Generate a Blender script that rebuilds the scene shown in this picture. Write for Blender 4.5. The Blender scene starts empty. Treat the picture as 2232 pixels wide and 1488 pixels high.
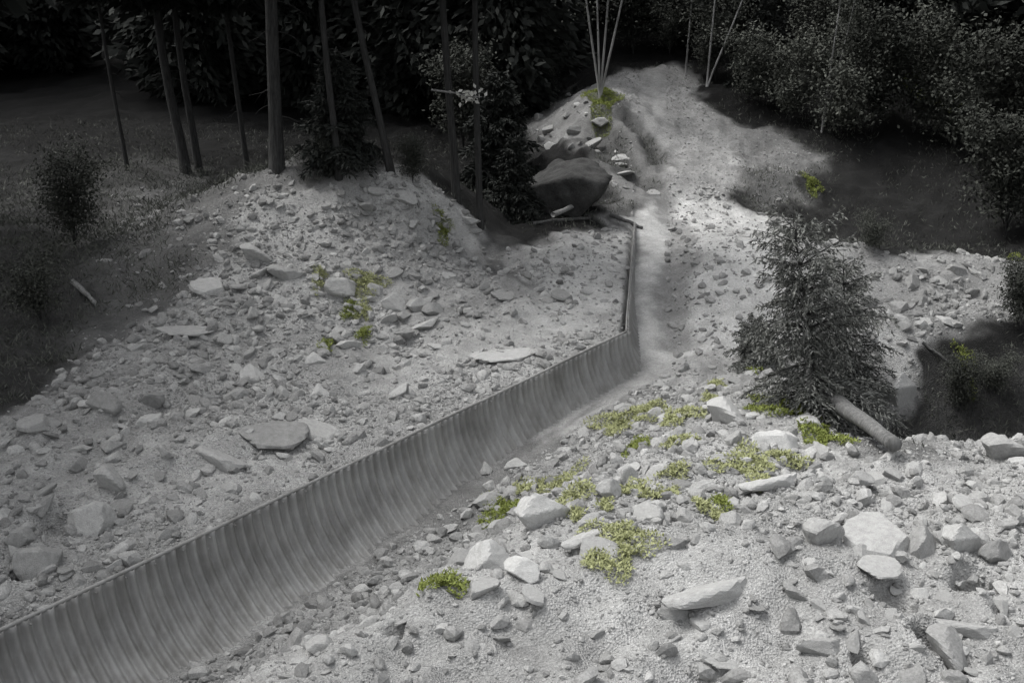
import bpy, math, random
import numpy as np
from mathutils import Vector, Matrix, Euler

random.seed(7); rng = np.random.default_rng(7)
scene = bpy.context.scene
COL = scene.collection

# ------------------------------------------------------------ camera, sky, sun
CAM = np.array((0.0, 0.0, 8.0)); PITCH = math.radians(20); F = 2393.0
cam_d = bpy.data.cameras.new('camera'); cam = bpy.data.objects.new('camera', cam_d); COL.objects.link(cam)
cam.location = CAM; cam.rotation_euler = (math.radians(90) - PITCH, 0, 0)
cam_d.sensor_width = 36; cam_d.lens = 36 * F / 2232; cam_d.clip_end = 2000; cam_d.clip_start = 0.1
scene.camera = cam

SUN_EL, SUN_AZ = math.radians(60), math.radians(-68)      # azimuth from +Y, towards +X
world = bpy.data.worlds.new('World'); scene.world = world; world.use_nodes = True
wn = world.node_tree; wn.nodes.clear()
wo = wn.nodes.new('ShaderNodeOutputWorld'); wb = wn.nodes.new('ShaderNodeBackground')
ws = wn.nodes.new('ShaderNodeTexSky'); ws.sky_type = 'NISHITA'; ws.sun_disc = False
ws.sun_elevation = SUN_EL; ws.sun_rotation = SUN_AZ; ws.dust_density = 4; ws.air_density = 1.0
wh = wn.nodes.new('ShaderNodeHueSaturation'); wh.inputs['Saturation'].default_value = 0.12
wn.links.new(ws.outputs[0], wh.inputs['Color']); wn.links.new(wh.outputs[0], wb.inputs['Color'])
wb.inputs['Strength'].default_value = 0.15
wn.links.new(wb.outputs[0], wo.inputs['Surface'])
sd_ = bpy.data.lights.new('sun', 'SUN'); sd_.energy = 1.3; sd_.angle = math.radians(24); sd_.color = (1, .985, .96)
sun = bpy.data.objects.new('sun', sd_); COL.objects.link(sun)
sv = Vector((math.sin(SUN_AZ) * math.cos(SUN_EL), math.cos(SUN_AZ) * math.cos(SUN_EL), math.sin(SUN_EL)))
sun.rotation_euler = sv.to_track_quat('Z', 'Y').to_euler(); sun.location = (-30, 20, 40)
scene.view_settings.view_transform = 'Standard'; scene.view_settings.look = 'None'
scene.view_settings.gamma = 1; scene.view_settings.exposure = 0.82
scene.cycles.max_bounces = 4; scene.cycles.diffuse_bounces = 3

# ------------------------------------------------------------ noise helpers
_p = rng.permutation(4096)
_v = rng.random(4096) * 2 - 1
def vnoise(x, y, z=0.0):
    x = np.asarray(x, float) + 1000; y = np.asarray(y, float) + 1000; z = np.asarray(z, float) + 1000 + 0 * x
    xi = np.floor(x).astype(int); yi = np.floor(y).astype(int); zi = np.floor(z).astype(int)
    fx, fy, fz = x - xi, y - yi, z - zi
    fx, fy, fz = (f * f * (3 - 2 * f) for f in (fx, fy, fz))
    def h(a, b, c): return _v[_p[(_p[(_p[a & 4095] + b) & 4095] + c) & 4095]]
    def L(a, b, t): return a + (b - a) * t
    return L(L(L(h(xi, yi, zi), h(xi+1, yi, zi), fx), L(h(xi, yi+1, zi), h(xi+1, yi+1, zi), fx), fy),
             L(L(h(xi, yi, zi+1), h(xi+1, yi, zi+1), fx), L(h(xi, yi+1, zi+1), h(xi+1, yi+1, zi+1), fx), fy), fz)
def fbm(x, y, f, o=4, z=0.0):
    s = 0; a = 1.0
    for i in range(o):
        s = s + a * vnoise(x * f + 17 * i, y * f - 9 * i, z * f if np.ndim(z) else z); a *= .5; f *= 2.03
    return s
def ss(a, b, x):
    t = np.clip((x - a) / (b - a), 0, 1); return t * t * (3 - 2 * t)
def gau(x, y, cx, cy, sx, sy, rot=0):
    c, s = math.cos(rot), math.sin(rot); dx, dy = x - cx, y - cy
    u, v = dx * c + dy * s, -dx * s + dy * c
    return np.exp(-.5 * ((u / sx) ** 2 + (v / sy) ** 2))
def seg_dist(x, y, P, Q):
    dx, dy = Q[0] - P[0], Q[1] - P[1]; L2 = dx * dx + dy * dy
    t = np.clip(((x - P[0]) * dx + (y - P[1]) * dy) / L2, 0, 1)
    return np.hypot(x - P[0] - t * dx, y - P[1] - t * dy)
def poly_dist(x, y, pts): 
    d = 1e9 + 0 * x
    for a, b in zip(pts[:-1], pts[1:]): d = np.minimum(d, seg_dist(x, y, a, b))
    return d
def inside(x, y, pts):          # signed distance to polygon: + inside
    r = np.zeros(np.shape(x), bool); n = len(pts); d = 1e9 + 0 * x
    for i in range(n):
        (x1, y1), (x2, y2) = pts[i], pts[(i + 1) % n]
        c = ((y1 > y) != (y2 > y)) & (x < (x2 - x1) * (y - y1) / (y2 - y1 + 1e-12) + x1); r ^= c
        d = np.minimum(d, seg_dist(x, y, (x1, y1), (x2, y2)))
    return np.where(r, d, -d)

# ------------------------------------------------------------ the lie of the land
cp, sp = math.cos(PITCH), math.sin(PITCH)
def ray(px, py):
    u = (px - 1116) / F; v = (744 - py) / F
    d = np.array((u, cp + sp * v, -sp + cp * v)); return d / np.linalg.norm(d)
def on_z(px, py, z=0.0):
    d = ray(px, py); t = (z - CAM[2]) / d[2]; p = CAM + t * d; return (p[0], p[1])
LIPZ = .08
A = on_z(20, 1368, LIPZ); B = on_z(1366, 724, LIPZ); Cc = on_z(1384, 486, LIPZ)
eAB = np.array((B[0] - A[0], B[1] - A[1])); lenAB = np.hypot(*eAB); eAB /= lenAB
A = (A[0] - eAB[0] * 5, A[1] - eAB[1] * 5); lenAB += 5
eBC = np.array((Cc[0] - B[0], Cc[1] - B[1])); lenBC = np.hypot(*eBC); eBC /= lenBC
nAB = np.array((eAB[1], -eAB[0])); nBC = np.array((eBC[1], -eBC[0]))
def lip_sd(x, y):
    return np.maximum((x - A[0]) * nAB[0] + (y - A[1]) * nAB[1], (x - B[0]) * nBC[0] + (y - B[1]) * nBC[1])
def lip_t(x, y): return (x - A[0]) * eAB[0] + (y - A[1]) * eAB[1]
RUT = None; PITS = []
def H(x, y, fine=True):
    x = np.asarray(x, float); y = np.asarray(y, float)
    sd = lip_sd(x, y); t = lip_t(x, y)
    # left of the channel: levelled rubble, mound, then the forest edge
    zl = -.03 + 2.05 * gau(x, y, -4.2, 30.0, 3.0, 2.1, .2) + .6 * gau(x, y, -2.8, 29.8, .9, 1.6, -.45) - .5 * gau(x, y, -.6, 28.6, .8, 1.6, -.3) + .95 * gau(x, y, -7.5, 28.2, 2.6, 2.4) \
        + .55 * gau(x, y, -4.4, 25.2, 2.2, 1.0, .15) + .3 * gau(x, y, -7.0, 21.5, 1.6, 2.0)
    zl = zl * ss(0, 1.6, -sd) - .04 * (1 - ss(0, .8, -sd))
    zl = zl + .55 * ss(9, 15, -x) * ss(10, 26, y)
    # right of the channel: sediment in the trough, then foreground rubble
    lev = -1.27 + .52 * ss(4, lenAB + 2, t) + .35 * ss(22.5, 27, y) + .2 * ss(28, 33, y)
    fore = .1 + .75 * ss(19, 10, y) + .35 * gau(x, y, 2.5, 13.5, 3.0, 1.6, .4)
    fore = fore * (1 - ss(18, 23, y)) + (-.35 + .35 * ss(24, 31, y)) * ss(18, 23, y)
    zr = lev + .16 * np.clip(sd - .7, 0, 1.6)
    k = ss(1.6, 4.5, sd) * (1 - .0 * x)
    zr = zr * (1 - k) + fore * k
    q_ = ss(31, 33.5, y); zr = zr * (1 - q_)
    # right bank, gully and berm
    near = [(4.2, 15.2), (6.3, 15.8), (8.6, 16.7), (14, 18.6)]
    bank = np.clip((x * -.2 + (y - 14.4)), -9, 9)           # beyond the crest of the near bank
    gully = ss(0, 2.6, y - (14.15 + .27 * x)) * ss(5.2, 7.0, x) * (1 - ss(20.4, 23.8, y - .15 * (x - 8)))
    zr = zr + .25 * ss(4.5, 8, x) * ss(17, 14, y) - 2.2 * gully
    zr = zr + .75 * gau(x, y, 10.0, 27.0, 3.2, 1.3, -.1) + .35 * gau(x, y, 6.3, 29.5, 2.2, 1.2, -.4)
    zr = zr - 1.3 * gau(x, y, 13.5, 34.5, 4.2, 3.2)
    cut = ss(-.02, -.16, sd)
    z = zr * (1 - cut) + zl * cut
    far = (sd > -3)
    # the hillside the track climbs
    z = z + .15 * np.clip(y - 32, 0, None) * ss(-2.5, 3.0, x - .1 * (y - 32)) + .07 * np.clip(y - 42, 0, None) * (1 - ss(-2.5, 3.0, x - .1 * (y - 32)))
    z = z + .02 * np.clip(y - 60, 0, None)
    z = z + .9 * gau(x, y, 3.4, 42.5, 1.7, 2.4)
    z = z + .9 * ss(40, 46, y) * ss(6.5, 12, x - .08 * y) + .3 * gau(x, y, 2.6, 40, 3.0, 3.0) * fbm(x, y, 1.0, 4)
    if RUT is not None:
        for pts, w, dep in RUT: z = z - dep * np.exp(-(poly_dist(x, y, pts) / w) ** 2)
    if fine:
        q_ = ss(31, 33.5, y); m = np.maximum(q_, ss(.05, .8, np.abs(sd))); m2 = .35 + .65 * np.maximum(q_, ss(.6, 2.5, np.abs(sd + .2)))
        trk = 1 - .75 * gau(x, y, 5.6, 28, 1.9, 6.0, -.05)
        z = z + m2 * m * trk * (.16 * fbm(x, y, .35, 2) + .12 * fbm(x, y, 1.1, 2) + .05 * fbm(x, y, 3.3, 2))
        rg = 1 - np.abs(fbm(x + 3, y, 1.6, 2)); z = z + m2 * m * trk * .07 * rg
        z = z + .012 * fbm(x, y, 9, 2)
        for (cx, cy, r, dep) in PITS: z = z - dep * np.exp(-(((x - cx) ** 2 + (y - cy) ** 2) / r ** 2) ** 2)
    return z
def at(px, py, fine=True):
    d = ray(px, py); ts = np.concatenate([np.arange(7, 60, .04), np.arange(60, 260, .3)])
    P = CAM[None] + ts[:, None] * d[None]; h = H(P[:, 0], P[:, 1], fine)
    b = np.nonzero(P[:, 2] < h)[0]
    i = b[0] if len(b) else len(ts) - 1
    return np.array((P[i, 0], P[i, 1], h[i]))
def axy(px, py): p = at(px, py, False); return (p[0], p[1])
def polyxy(l): return [axy(*p) for p in l]
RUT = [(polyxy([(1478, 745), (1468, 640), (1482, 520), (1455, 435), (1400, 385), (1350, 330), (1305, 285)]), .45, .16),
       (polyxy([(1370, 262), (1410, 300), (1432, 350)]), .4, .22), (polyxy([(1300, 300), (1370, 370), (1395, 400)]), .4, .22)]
for px, py, r, dep in [(860, 1362, .10, .4), (2125, 1262, .24, .5), (1945, 1300, .24, .35), (2020, 1400, .16, .5), (2090, 1450, .12, .4), (130, 1140, .3, .3),
                       (1085, 590, .55, .6), (1000, 1450, .2, .2), (1540, 1478, .4, .2), (1880, 1440, .12, .35), (2185, 1325, .08, .3), (60, 1255, .2, .35)]:
    q = at(px, py, False); PITS.append((q[0], q[1], r, dep))

# ------------------------------------------------------------ materials
def mat(name, rough=.95):
    m = bpy.data.materials.new(name); m.use_nodes = True; n = m.node_tree
    b = n.nodes['Principled BSDF']; b.inputs['Roughness'].default_value = rough
    b.inputs['Specular IOR Level'].default_value = .2
    return m, n, b
def N(n, t, **k):
    o = n.nodes.new(t)
    for a, v in k.items():
        if a in o.inputs: o.inputs[a].default_value = v
        else: setattr(o, a, v)
    return o
def noise_ramp(n, scale, c0, c1, lo=.35, hi=.65, detail=6, coord=None):
    t = N(n, 'ShaderNodeTexNoise', Scale=scale, Detail=detail, Roughness=.65)
    if coord: n.links.new(coord, t.inputs['Vector'])
    r = n.nodes.new('ShaderNodeValToRGB'); n.links.new(t.outputs['Fac'], r.inputs['Fac'])
    r.color_ramp.elements[0].position = lo; r.color_ramp.elements[1].position = hi
    r.color_ramp.elements[0].color = (*c0, 1); r.color_ramp.elements[1].color = (*c1, 1)
    return t, r
def g(v, tint=(1, 1, .985)): return tuple(v * t for t in tint)
def stone_mat(name, lo, hi, bump=.5, scale=5, isl=(.8, 1.08)):
    m, n, b = mat(name)
    tc = N(n, 'ShaderNodeTexCoord'); oi = N(n, 'ShaderNodeObjectInfo')
    add = N(n, 'ShaderNodeVectorMath', operation='ADD'); geo = N(n, 'ShaderNodeNewGeometry')
    n.links.new(tc.outputs['Object'], add.inputs[0]); n.links.new(oi.outputs['Random'], add.inputs[1])
    _, r = noise_ramp(n, scale, g(lo), g(hi), .3, .7, 8, add.outputs[0])
    t2, r2 = noise_ramp(n, scale * 9, (.72, .72, .71), (1.1, 1.1, 1.1), .3, .6, 4, add.outputs[0])
    mx = N(n, 'ShaderNodeMix', data_type='RGBA', blend_type='MULTIPLY'); mx.inputs[0].default_value = 1
    n.links.new(r.outputs[0], mx.inputs[6]); n.links.new(r2.outputs[0], mx.inputs[7])
    mr = N(n, 'ShaderNodeMapRange'); mr.inputs[3].default_value, mr.inputs[4].default_value = isl
    n.links.new(geo.outputs['Random Per Island'], mr.inputs[0])
    m3 = N(n, 'ShaderNodeMix', data_type='RGBA', blend_type='MULTIPLY'); m3.inputs[0].default_value = 1
    n.links.new(mx.outputs[2], m3.inputs[6]); n.links.new(mr.outputs[0], m3.inputs[7])
    mr2 = N(n, 'ShaderNodeMapRange'); mr2.inputs[3].default_value = .8; mr2.inputs[4].default_value = 1.15
    n.links.new(oi.outputs['Random'], mr2.inputs[0])
    m4 = N(n, 'ShaderNodeMix', data_type='RGBA', blend_type='MULTIPLY'); m4.inputs[0].default_value = 1
    n.links.new(m3.outputs[2], m4.inputs[6]); n.links.new(mr2.outputs[0], m4.inputs[7])
    n.links.new(m4.outputs[2], b.inputs['Base Color'])
    bp = N(n, 'ShaderNodeBump', Strength=bump, Distance=.03); tb = N(n, 'ShaderNodeTexNoise', Scale=scale * 5, Detail=8)
    n.links.new(add.outputs[0], tb.inputs['Vector'])
    n.links.new(tb.outputs['Fac'], bp.inputs['Height']); n.links.new(bp.outputs[0], b.inputs['Normal'])
    return m
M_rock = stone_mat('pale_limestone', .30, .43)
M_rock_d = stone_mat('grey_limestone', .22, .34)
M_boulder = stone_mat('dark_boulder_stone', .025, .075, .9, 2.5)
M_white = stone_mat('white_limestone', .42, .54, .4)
M_gravel = stone_mat('loose_stones', .28, .44, .4, 5, (.62, 1.22))

# ground: albedo comes from a baked attribute (ground material plus painted light and shade)
M_ground, n, b = mat('ground_soil_and_gravel', 1)
at_ = N(n, 'ShaderNodeAttribute', attribute_name='albedo')
tc = N(n, 'ShaderNodeTexCoord')
vo = N(n, 'ShaderNodeTexVoronoi', Scale=34.0); n.links.new(tc.outputs['Object'], vo.inputs['Vector'])
sep = N(n, 'ShaderNodeSeparateColor'); n.links.new(vo.outputs['Color'], sep.inputs[0])
mr = N(n, 'ShaderNodeMapRange'); mr.inputs[3].default_value = .8; mr.inputs[4].default_value = 1.12
n.links.new(sep.outputs[0], mr.inputs[0])
t2, r2 = noise_ramp(n, 2.2, (.72, .72, .72), (1.15, 1.15, 1.15), .3, .7, 10, tc.outputs['Object'])
m1 = N(n, 'ShaderNodeMix', data_type='RGBA', blend_type='MULTIPLY'); m1.inputs[0].default_value = 1
m2 = N(n, 'ShaderNodeMix', data_type='RGBA', blend_type='MULTIPLY'); m2.inputs[0].default_value = 1
n.links.new(at_.outputs['Color'], m1.inputs[6]); n.links.new(mr.outputs[0], m1.inputs[7])
n.links.new(m1.outputs[2], m2.inputs[6]); n.links.new(r2.outputs[0], m2.inputs[7])
n.links.new(m2.outputs[2], b.inputs['Base Color'])
tb = N(n, 'ShaderNodeTexNoise', Scale=22.0, Detail=8, Roughness=.7); n.links.new(tc.outputs['Object'], tb.inputs['Vector'])
ad = N(n, 'ShaderNodeMath', operation='ADD'); n.links.new(tb.outputs['Fac'], ad.inputs[0]); n.links.new(vo.outputs['Distance'], ad.inputs[1])
bp = N(n, 'ShaderNodeBump', Strength=.9, Distance=.035); n.links.new(ad.outputs[0], bp.inputs['Height']); n.links.new(bp.outputs[0], b.inputs['Normal'])

def leaf_mat(name, c0, c1, trans=0.0):
    m, n, b = mat(name, .7)
    geo = N(n, 'ShaderNodeNewGeometry'); r = n.nodes.new('ShaderNodeValToRGB')
    n.links.new(geo.outputs['Random Per Island'], r.inputs[0])
    r.color_ramp.elements[0].color = (*c0, 1); r.color_ramp.elements[1].color = (*c1, 1)
    n.links.new(r.outputs[0], b.inputs['Base Color'])
    return m
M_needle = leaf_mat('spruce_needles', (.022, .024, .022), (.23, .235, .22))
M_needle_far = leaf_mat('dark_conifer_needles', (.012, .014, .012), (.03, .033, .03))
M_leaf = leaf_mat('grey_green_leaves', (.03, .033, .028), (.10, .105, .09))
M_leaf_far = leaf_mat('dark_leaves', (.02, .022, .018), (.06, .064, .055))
M_under = leaf_mat('undergrowth_leaves', (.035, .038, .032), (.12, .125, .11))
M_weed = leaf_mat('yellow_green_weed', (.25, .265, .13), (.40, .415, .22))
M_weed_d = leaf_mat('olive_green_weed', (.12, .14, .03), (.24, .28, .08))
def bark(name, lo, hi, sc=6):
    m, n, b = mat(name)
    tc = N(n, 'ShaderNodeTexCoord'); mp = N(n, 'ShaderNodeMapping'); mp.inputs['Scale'].default_value = (1, 1, .18)
    n.links.new(tc.outputs['Object'], mp.inputs[0])
    t, r = noise_ramp(n, sc * 3, g(lo), g(hi), .35, .65, 8, mp.outputs[0]); n.links.new(r.outputs[0], b.inputs['Base Color'])
    bp = N(n, 'ShaderNodeBump', Strength=.8, Distance=.03); n.links.new(t.outputs['Fac'], bp.inputs['Height']); n.links.new(bp.outputs[0], b.inputs['Normal'])
    return m
M_bark = bark('dark_spruce_bark', .02, .06); M_bark_p = bark('pale_birch_bark', .14, .36, 3); M_wood = bark('weathered_grey_wood', .16, .3, 5)
M_wood_m = bark('grey_fallen_wood', .10, .2, 5); M_wood_d = bark('damp_dark_wood', .06, .13, 5)
# galvanised corrugated steel
M_steel, n, b = mat('weathered_galvanised_steel', .6)
b.inputs['Metallic'].default_value = .15
tc = N(n, 'ShaderNodeTexCoord'); t, r = noise_ramp(n, 1.3, g(.21), g(.34), .3, .7, 8, tc.outputs['Object'])
mp = N(n, 'ShaderNodeMapping'); mp.inputs['Scale'].default_value = (1, 1, .12); n.links.new(tc.outputs['Object'], mp.inputs[0])
t2, r2 = noise_ramp(n, 5, (.84, .83, .81), (1.15, 1.15, 1.15), .35, .6, 8, mp.outputs[0])
mx = N(n, 'ShaderNodeMix', data_type='RGBA', blend_type='MULTIPLY'); mx.inputs[0].default_value = 1
n.links.new(r.outputs[0], mx.inputs[6]); n.links.new(r2.outputs[0], mx.inputs[7]); n.links.new(mx.outputs[2], b.inputs['Base Color'])

# ------------------------------------------------------------ object helpers
def mesh_np(name, V, Fq, m, parent=None, smooth=False, attr=None):
    V = np.asarray(V, np.float32).reshape(-1, 3); Fq = np.asarray(Fq, np.int32); k = Fq.shape[1]
    me = bpy.data.meshes.new(name); me.vertices.add(len(V)); me.vertices.foreach_set('co', V.ravel())
    me.loops.add(Fq.size); me.loops.foreach_set('vertex_index', Fq.ravel())
    me.polygons.add(len(Fq)); me.polygons.foreach_set('loop_start', np.arange(0, Fq.size, k, dtype=np.int32))
    try: me.polygons.foreach_set('loop_total', np.full(len(Fq), k, np.int32))
    except Exception: pass
    me.polygons.foreach_set('use_smooth', np.full(len(Fq), smooth, bool))
    if attr is not None:
        a = me.color_attributes.new('albedo', 'FLOAT_COLOR', 'POINT')
        a.data.foreach_set('color', np.asarray(attr, np.float32).ravel())
    me.update(calc_edges=True); me.validate(); me.materials.append(m)
    o = bpy.data.objects.new(name, me); COL.objects.link(o)
    if parent: o.parent = parent
    return o
def tag(o, label=None, cat=None, group=None, kind=None):
    if label: o['label'] = label
    if cat: o['category'] = cat
    if group: o['group'] = group
    if kind: o['kind'] = kind
    return o
def empty(name, loc, rot=(0, 0, 0), s=1.0):
    o = bpy.data.objects.new(name, None); COL.objects.link(o); o.location = loc; o.rotation_euler = rot; o.scale = (s, s, s)
    o.empty_display_size = .2; return o
def copy_tree(o, parent=None):
    c = o.copy(); COL.objects.link(c); c.parent = parent
    for ch in list(o.children): copy_tree(ch, c)
    return c
class Buf:
    def __init__(s): s.v = []; s.f = []; s.n = 0
    def add(s, V, Fq):
        V = np.asarray(V, float).reshape(-1, 3); s.v.append(V); s.f.append(np.asarray(Fq) + s.n); s.n += len(V)
    def tube(s, pts, rad, seg=8):
        pts = np.asarray(pts, float); n = len(pts); rad = np.broadcast_to(rad, (n,))
        T = np.gradient(pts, axis=0); T /= np.linalg.norm(T, axis=1)[:, None] + 1e-9
        ref = np.array((0, 0, 1.)) if abs(T[0][2]) < .8 else np.array((1., 0, 0))
        U = np.cross(T, ref); U /= np.linalg.norm(U, axis=1)[:, None] + 1e-9; W = np.cross(T, U)
        a = np.linspace(0, 2 * np.pi, seg, endpoint=False)
        V = pts[:, None] + rad[:, None, None] * (np.cos(a)[None, :, None] * U[:, None] + np.sin(a)[None, :, None] * W[:, None])
        i, j = np.meshgrid(np.arange(n - 1), np.arange(seg), indexing='ij'); j2 = (j + 1) % seg
        Fq = np.stack([i * seg + j, i * seg + j2, (i + 1) * seg + j2, (i + 1) * seg + j], -1).reshape(-1, 4)
        s.add(V, Fq)
        if seg % 2 == 0:        # caps
            for base in (0, (n - 1) * seg):
                q = [[base + k, base + k + 1, base + seg - 2 - k, base + seg - 1 - k] for k in range(seg // 2 - 1)]
                s.f.append(np.array(q) + s.n - n * seg)
    def leaves(s, c, d, L, Wd, up=None):      # rhombic leaves at c along d
        c = np.asarray(c, float); m = len(c); d = np.asarray(d, float); d = d / (np.linalg.norm(d, axis=1)[:, None] + 1e-9)
        r = rng.normal(size=(m, 3)) if up is None else up + rng.normal(size=(m, 3)) * .35
        w = np.cross(d, r); w /= np.linalg.norm(w, axis=1)[:, None] + 1e-9
        L = np.broadcast_to(L, (m,))[:, None]; Wd = np.broadcast_to(Wd, (m,))[:, None]
        V = np.stack([c, c + d * L * .45 + w * Wd * .5, c + d * L, c + d * L * .45 - w * Wd * .5], 1)
        s.add(V, np.arange(4 * m).reshape(m, 4))
    def build(s, name, m, parent=None, smooth=False):
        return mesh_np(name, np.concatenate(s.v), np.concatenate(s.f), m, parent, smooth)

# ------------------------------------------------------------ terrain
def axis(segs):
    o = []
    for a, b_, st in segs: o += list(np.arange(a, b_ - 1e-6, st))
    o.append(segs[-1][1]); return np.array(o)
gx = axis([(-160, -60, 6), (-60, -24, 1.2), (-24, -11, .4), (-11, 11, .075), (11, 18, .16), (18, 30, .4), (30, 60, 1.5), (60, 160, 6)])
gy = axis([(-60, 0, 6), (0, 8, .5), (8, 24, .075), (24, 34, .09), (34, 48, .14), (48, 60, .5), (60, 100, 2), (100, 220, 8)])
X, Y = np.meshgrid(gx, gy, indexing='ij'); Z = H(X, Y)
wx = X + .5 * fbm(X, Y, .8, 3) + .12 * fbm(X, Y, 4, 2); wy = Y + .5 * fbm(X + 50, Y, .8, 3) + .12 * fbm(X + 9, Y, 4, 2)
alb = np.where(Y > 41, .006, .017) + .003 * fbm(X, Y, 1.5, 3)  # floor under the deeper trees darker, their shade put into the tone
def paint(poly, val, soft=.35, k=1.0):
    global alb
    w = ss(-soft, soft, inside(wx, wy, polyxy(poly))) * k; alb = alb * (1 - w) + val * w
paint([(80, 400), (330, 345), (640, 370), (870, 400), (1120, 520), (1000, 620), (-300, 1150), (-300, 600)], .062, .8)
paint([(260, 420), (400, 360), (640, 375), (870, 400), (1120, 520), (1000, 620), (150, 900), (200, 640)], .15, .9)       # undergrowth slope
paint([(380, 480), (640, 385), (860, 400), (800, 520), (560, 620)], .19, .6)
paint([(1000, 560), (1180, 520), (1360, 470), (1380, 700), (1360, 740), (900, 990), (0, 1400), (-400, 1600), (-300, 1100), (20, 930), (110, 850), (190, 770), (360, 690),
       (440, 610), (540, 540), (500, 490), (640, 440), (860, 405), (960, 440), (1090, 520)], .39)      # rubble left of the channel
paint([(1200, 520), (1370, 500), (1370, 720), (1100, 800), (1000, 780), (1150, 640)], .52, .5)
paint([(850, 400), (980, 435), (1080, 500), (1060, 560), (960, 500), (860, 460)], .52, .25)  # mound crest painted paler, as if catching more light
paint([(1050, 550), (1110, 560), (1130, 640), (1080, 640)], .16, .2)  # shading of the mound's right face painted in
ALB_right = [(-600, 1700), (600, 1100), (1370, 700), (1385, 470), (1440, 430), (1560, 425), (1690, 490), (1850, 560), (1960, 570), (2100, 580), (2210, 600), (2240, 640),
             (2050, 700), (2000, 800), (1990, 900), (1900, 1000), (2100, 950), (2600, 800), (3000, 1700)]
paint(ALB_right, .39)
paint([(1780, 570), (2200, 575), (2250, 640), (2150, 720), (2010, 760), (1900, 760)], .31, .4)
paint([(1400, 440), (1560, 420), (1700, 500), (1700, 780), (1400, 800)], .55, .4)
paint([(1420, 150), (1490, 140), (1540, 230), (1640, 300), (1640, 400), (1600, 440), (1440, 440), (1400, 330), (1360, 250), (1240, 215)], .36, .5)       # upper track
paint([(1500, 230), (1560, 260), (1700, 290), (1800, 340), (1760, 390), (1650, 370), (1600, 300)], .22, .6)      # verge
paint([(1140, 250), (1250, 190), (1330, 220), (1420, 340), (1440, 450), (1340, 470), (1300, 340), (1150, 330)], .23, .5)
paint([(1620, 380), (1780, 380), (1760, 470), (1680, 480)], .15, .5)
paint([(1780, 400), (1900, 320), (2110, 330), (2120, 540), (1960, 560), (1860, 545), (1720, 480)], .022, .5)      # hollow, its shade painted into the soil tone
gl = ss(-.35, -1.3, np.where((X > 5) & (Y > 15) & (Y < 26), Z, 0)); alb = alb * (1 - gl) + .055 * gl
paint([(1870, 740), (2040, 740), (2020, 840), (1995, 940), (1925, 940), (1890, 860)], .46, .2)
paint([(1780, 930), (1830, 900), (1940, 960), (1960, 1000), (1850, 1000)], .2, .2)
shadepts = RUT[0][0]; w = np.exp(-(poly_dist(wx * .5 + X * .5, wy * .5 + Y * .5, shadepts) / .42) ** 4) * .66; alb = alb * (1 - w) + .17 * w  # shadow band along the rut painted into the albedo
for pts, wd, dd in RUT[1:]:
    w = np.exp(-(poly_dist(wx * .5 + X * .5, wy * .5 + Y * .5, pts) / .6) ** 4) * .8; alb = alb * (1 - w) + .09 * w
silt = ss(.1, .6, lip_sd(X, Y)) * ss(4.2, 2.4, lip_sd(X, Y)) * ss(B[1] + 1, B[1] - 1, Y) * ss(7.5, 10, Y)
stre = ss(-.1, .5, fbm(lip_t(X, Y) * .5, lip_sd(X, Y) * 3, 1.0, 3)); alb = alb * (1 - silt * (.06 + .34 * stre))
alb = np.clip(alb * (1 + .16 * fbm(X, Y, .6, 4)), .012, .6)
nx, ny = X.shape; idx = np.arange(nx * ny).reshape(nx, ny)
Fq = np.stack([idx[:-1, :-1], idx[1:, :-1], idx[1:, 1:], idx[:-1, 1:]], -1).reshape(-1, 4)
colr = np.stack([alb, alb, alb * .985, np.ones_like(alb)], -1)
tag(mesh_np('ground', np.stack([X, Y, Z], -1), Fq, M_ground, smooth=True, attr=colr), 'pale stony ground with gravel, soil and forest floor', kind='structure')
from bisect import bisect
def albedo_at(x, y):
    i = np.clip(np.searchsorted(gx, x), 0, nx - 1); j = np.clip(np.searchsorted(gy, y), 0, ny - 1); return alb[i, j]

# ------------------------------------------------------------ corrugated steel channel
ch = empty('drainage_channel', (B[0], B[1], 0))
tag(ch, 'grey corrugated steel half-pipe channel, ribbed and bending, sunk between rubble mound and gravel', 'drainage channel')
R_ = 1.4; PI = math.pi
def trough(P, e, nrm, length, th1, pitch=.165, amp=.036, ext0=0, bend=0):
    ns = int((length) / pitch * 8); t = np.linspace(0, length, ns); th = np.linspace(0, th1, 30)
    TT, TH = np.meshgrid(t, th, indexing='ij'); r = R_ + amp * np.cos(TT * 2 * PI / pitch)
    s_ = R_ - r * np.cos(TH); z = LIPZ - r * np.sin(TH)
    dent = .045 * vnoise(TT * .9, TH * 1.5)
    s_ = s_ + dent * np.sin(TH + .3)
    V = np.stack([P[0] + e[0] * TT + nrm[0] * s_, P[1] + e[1] * TT + nrm[1] * s_, z], -1) - np.array((B[0], B[1], 0))
    i = np.arange(V.shape[0] * V.shape[1]).reshape(V.shape[:2])
    return V, np.stack([i[:-1, :-1], i[1:, :-1], i[1:, 1:], i[:-1, 1:]], -1).reshape(-1, 4)
n_pl = 6; Lp = lenAB / n_pl
for k in range(n_pl):
    V, f = trough((A[0] + eAB[0] * k * Lp, A[1] + eAB[1] * k * Lp), eAB, nAB, Lp + .10, 1.9)
    V[..., 2] += .004 * (k % 2); V[..., :2] += nAB * .006 * (k % 2)
    o = mesh_np('steel_plate', V, f, M_steel, ch, True); sm = o.modifiers.new('th', 'SOLIDIFY'); sm.thickness = .008
for k in range(4):
    L2 = lenBC / 4
    V, f = trough((B[0] + eBC[0] * k * L2, B[1] + eBC[1] * k * L2), eBC, nBC, L2 + .08, 1.3)
    V[..., 2] += .004 * (k % 2)
    o = mesh_np('steel_plate', V, f, M_steel, ch, True); sm = o.modifiers.new('th', 'SOLIDIFY'); sm.thickness = .008
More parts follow.
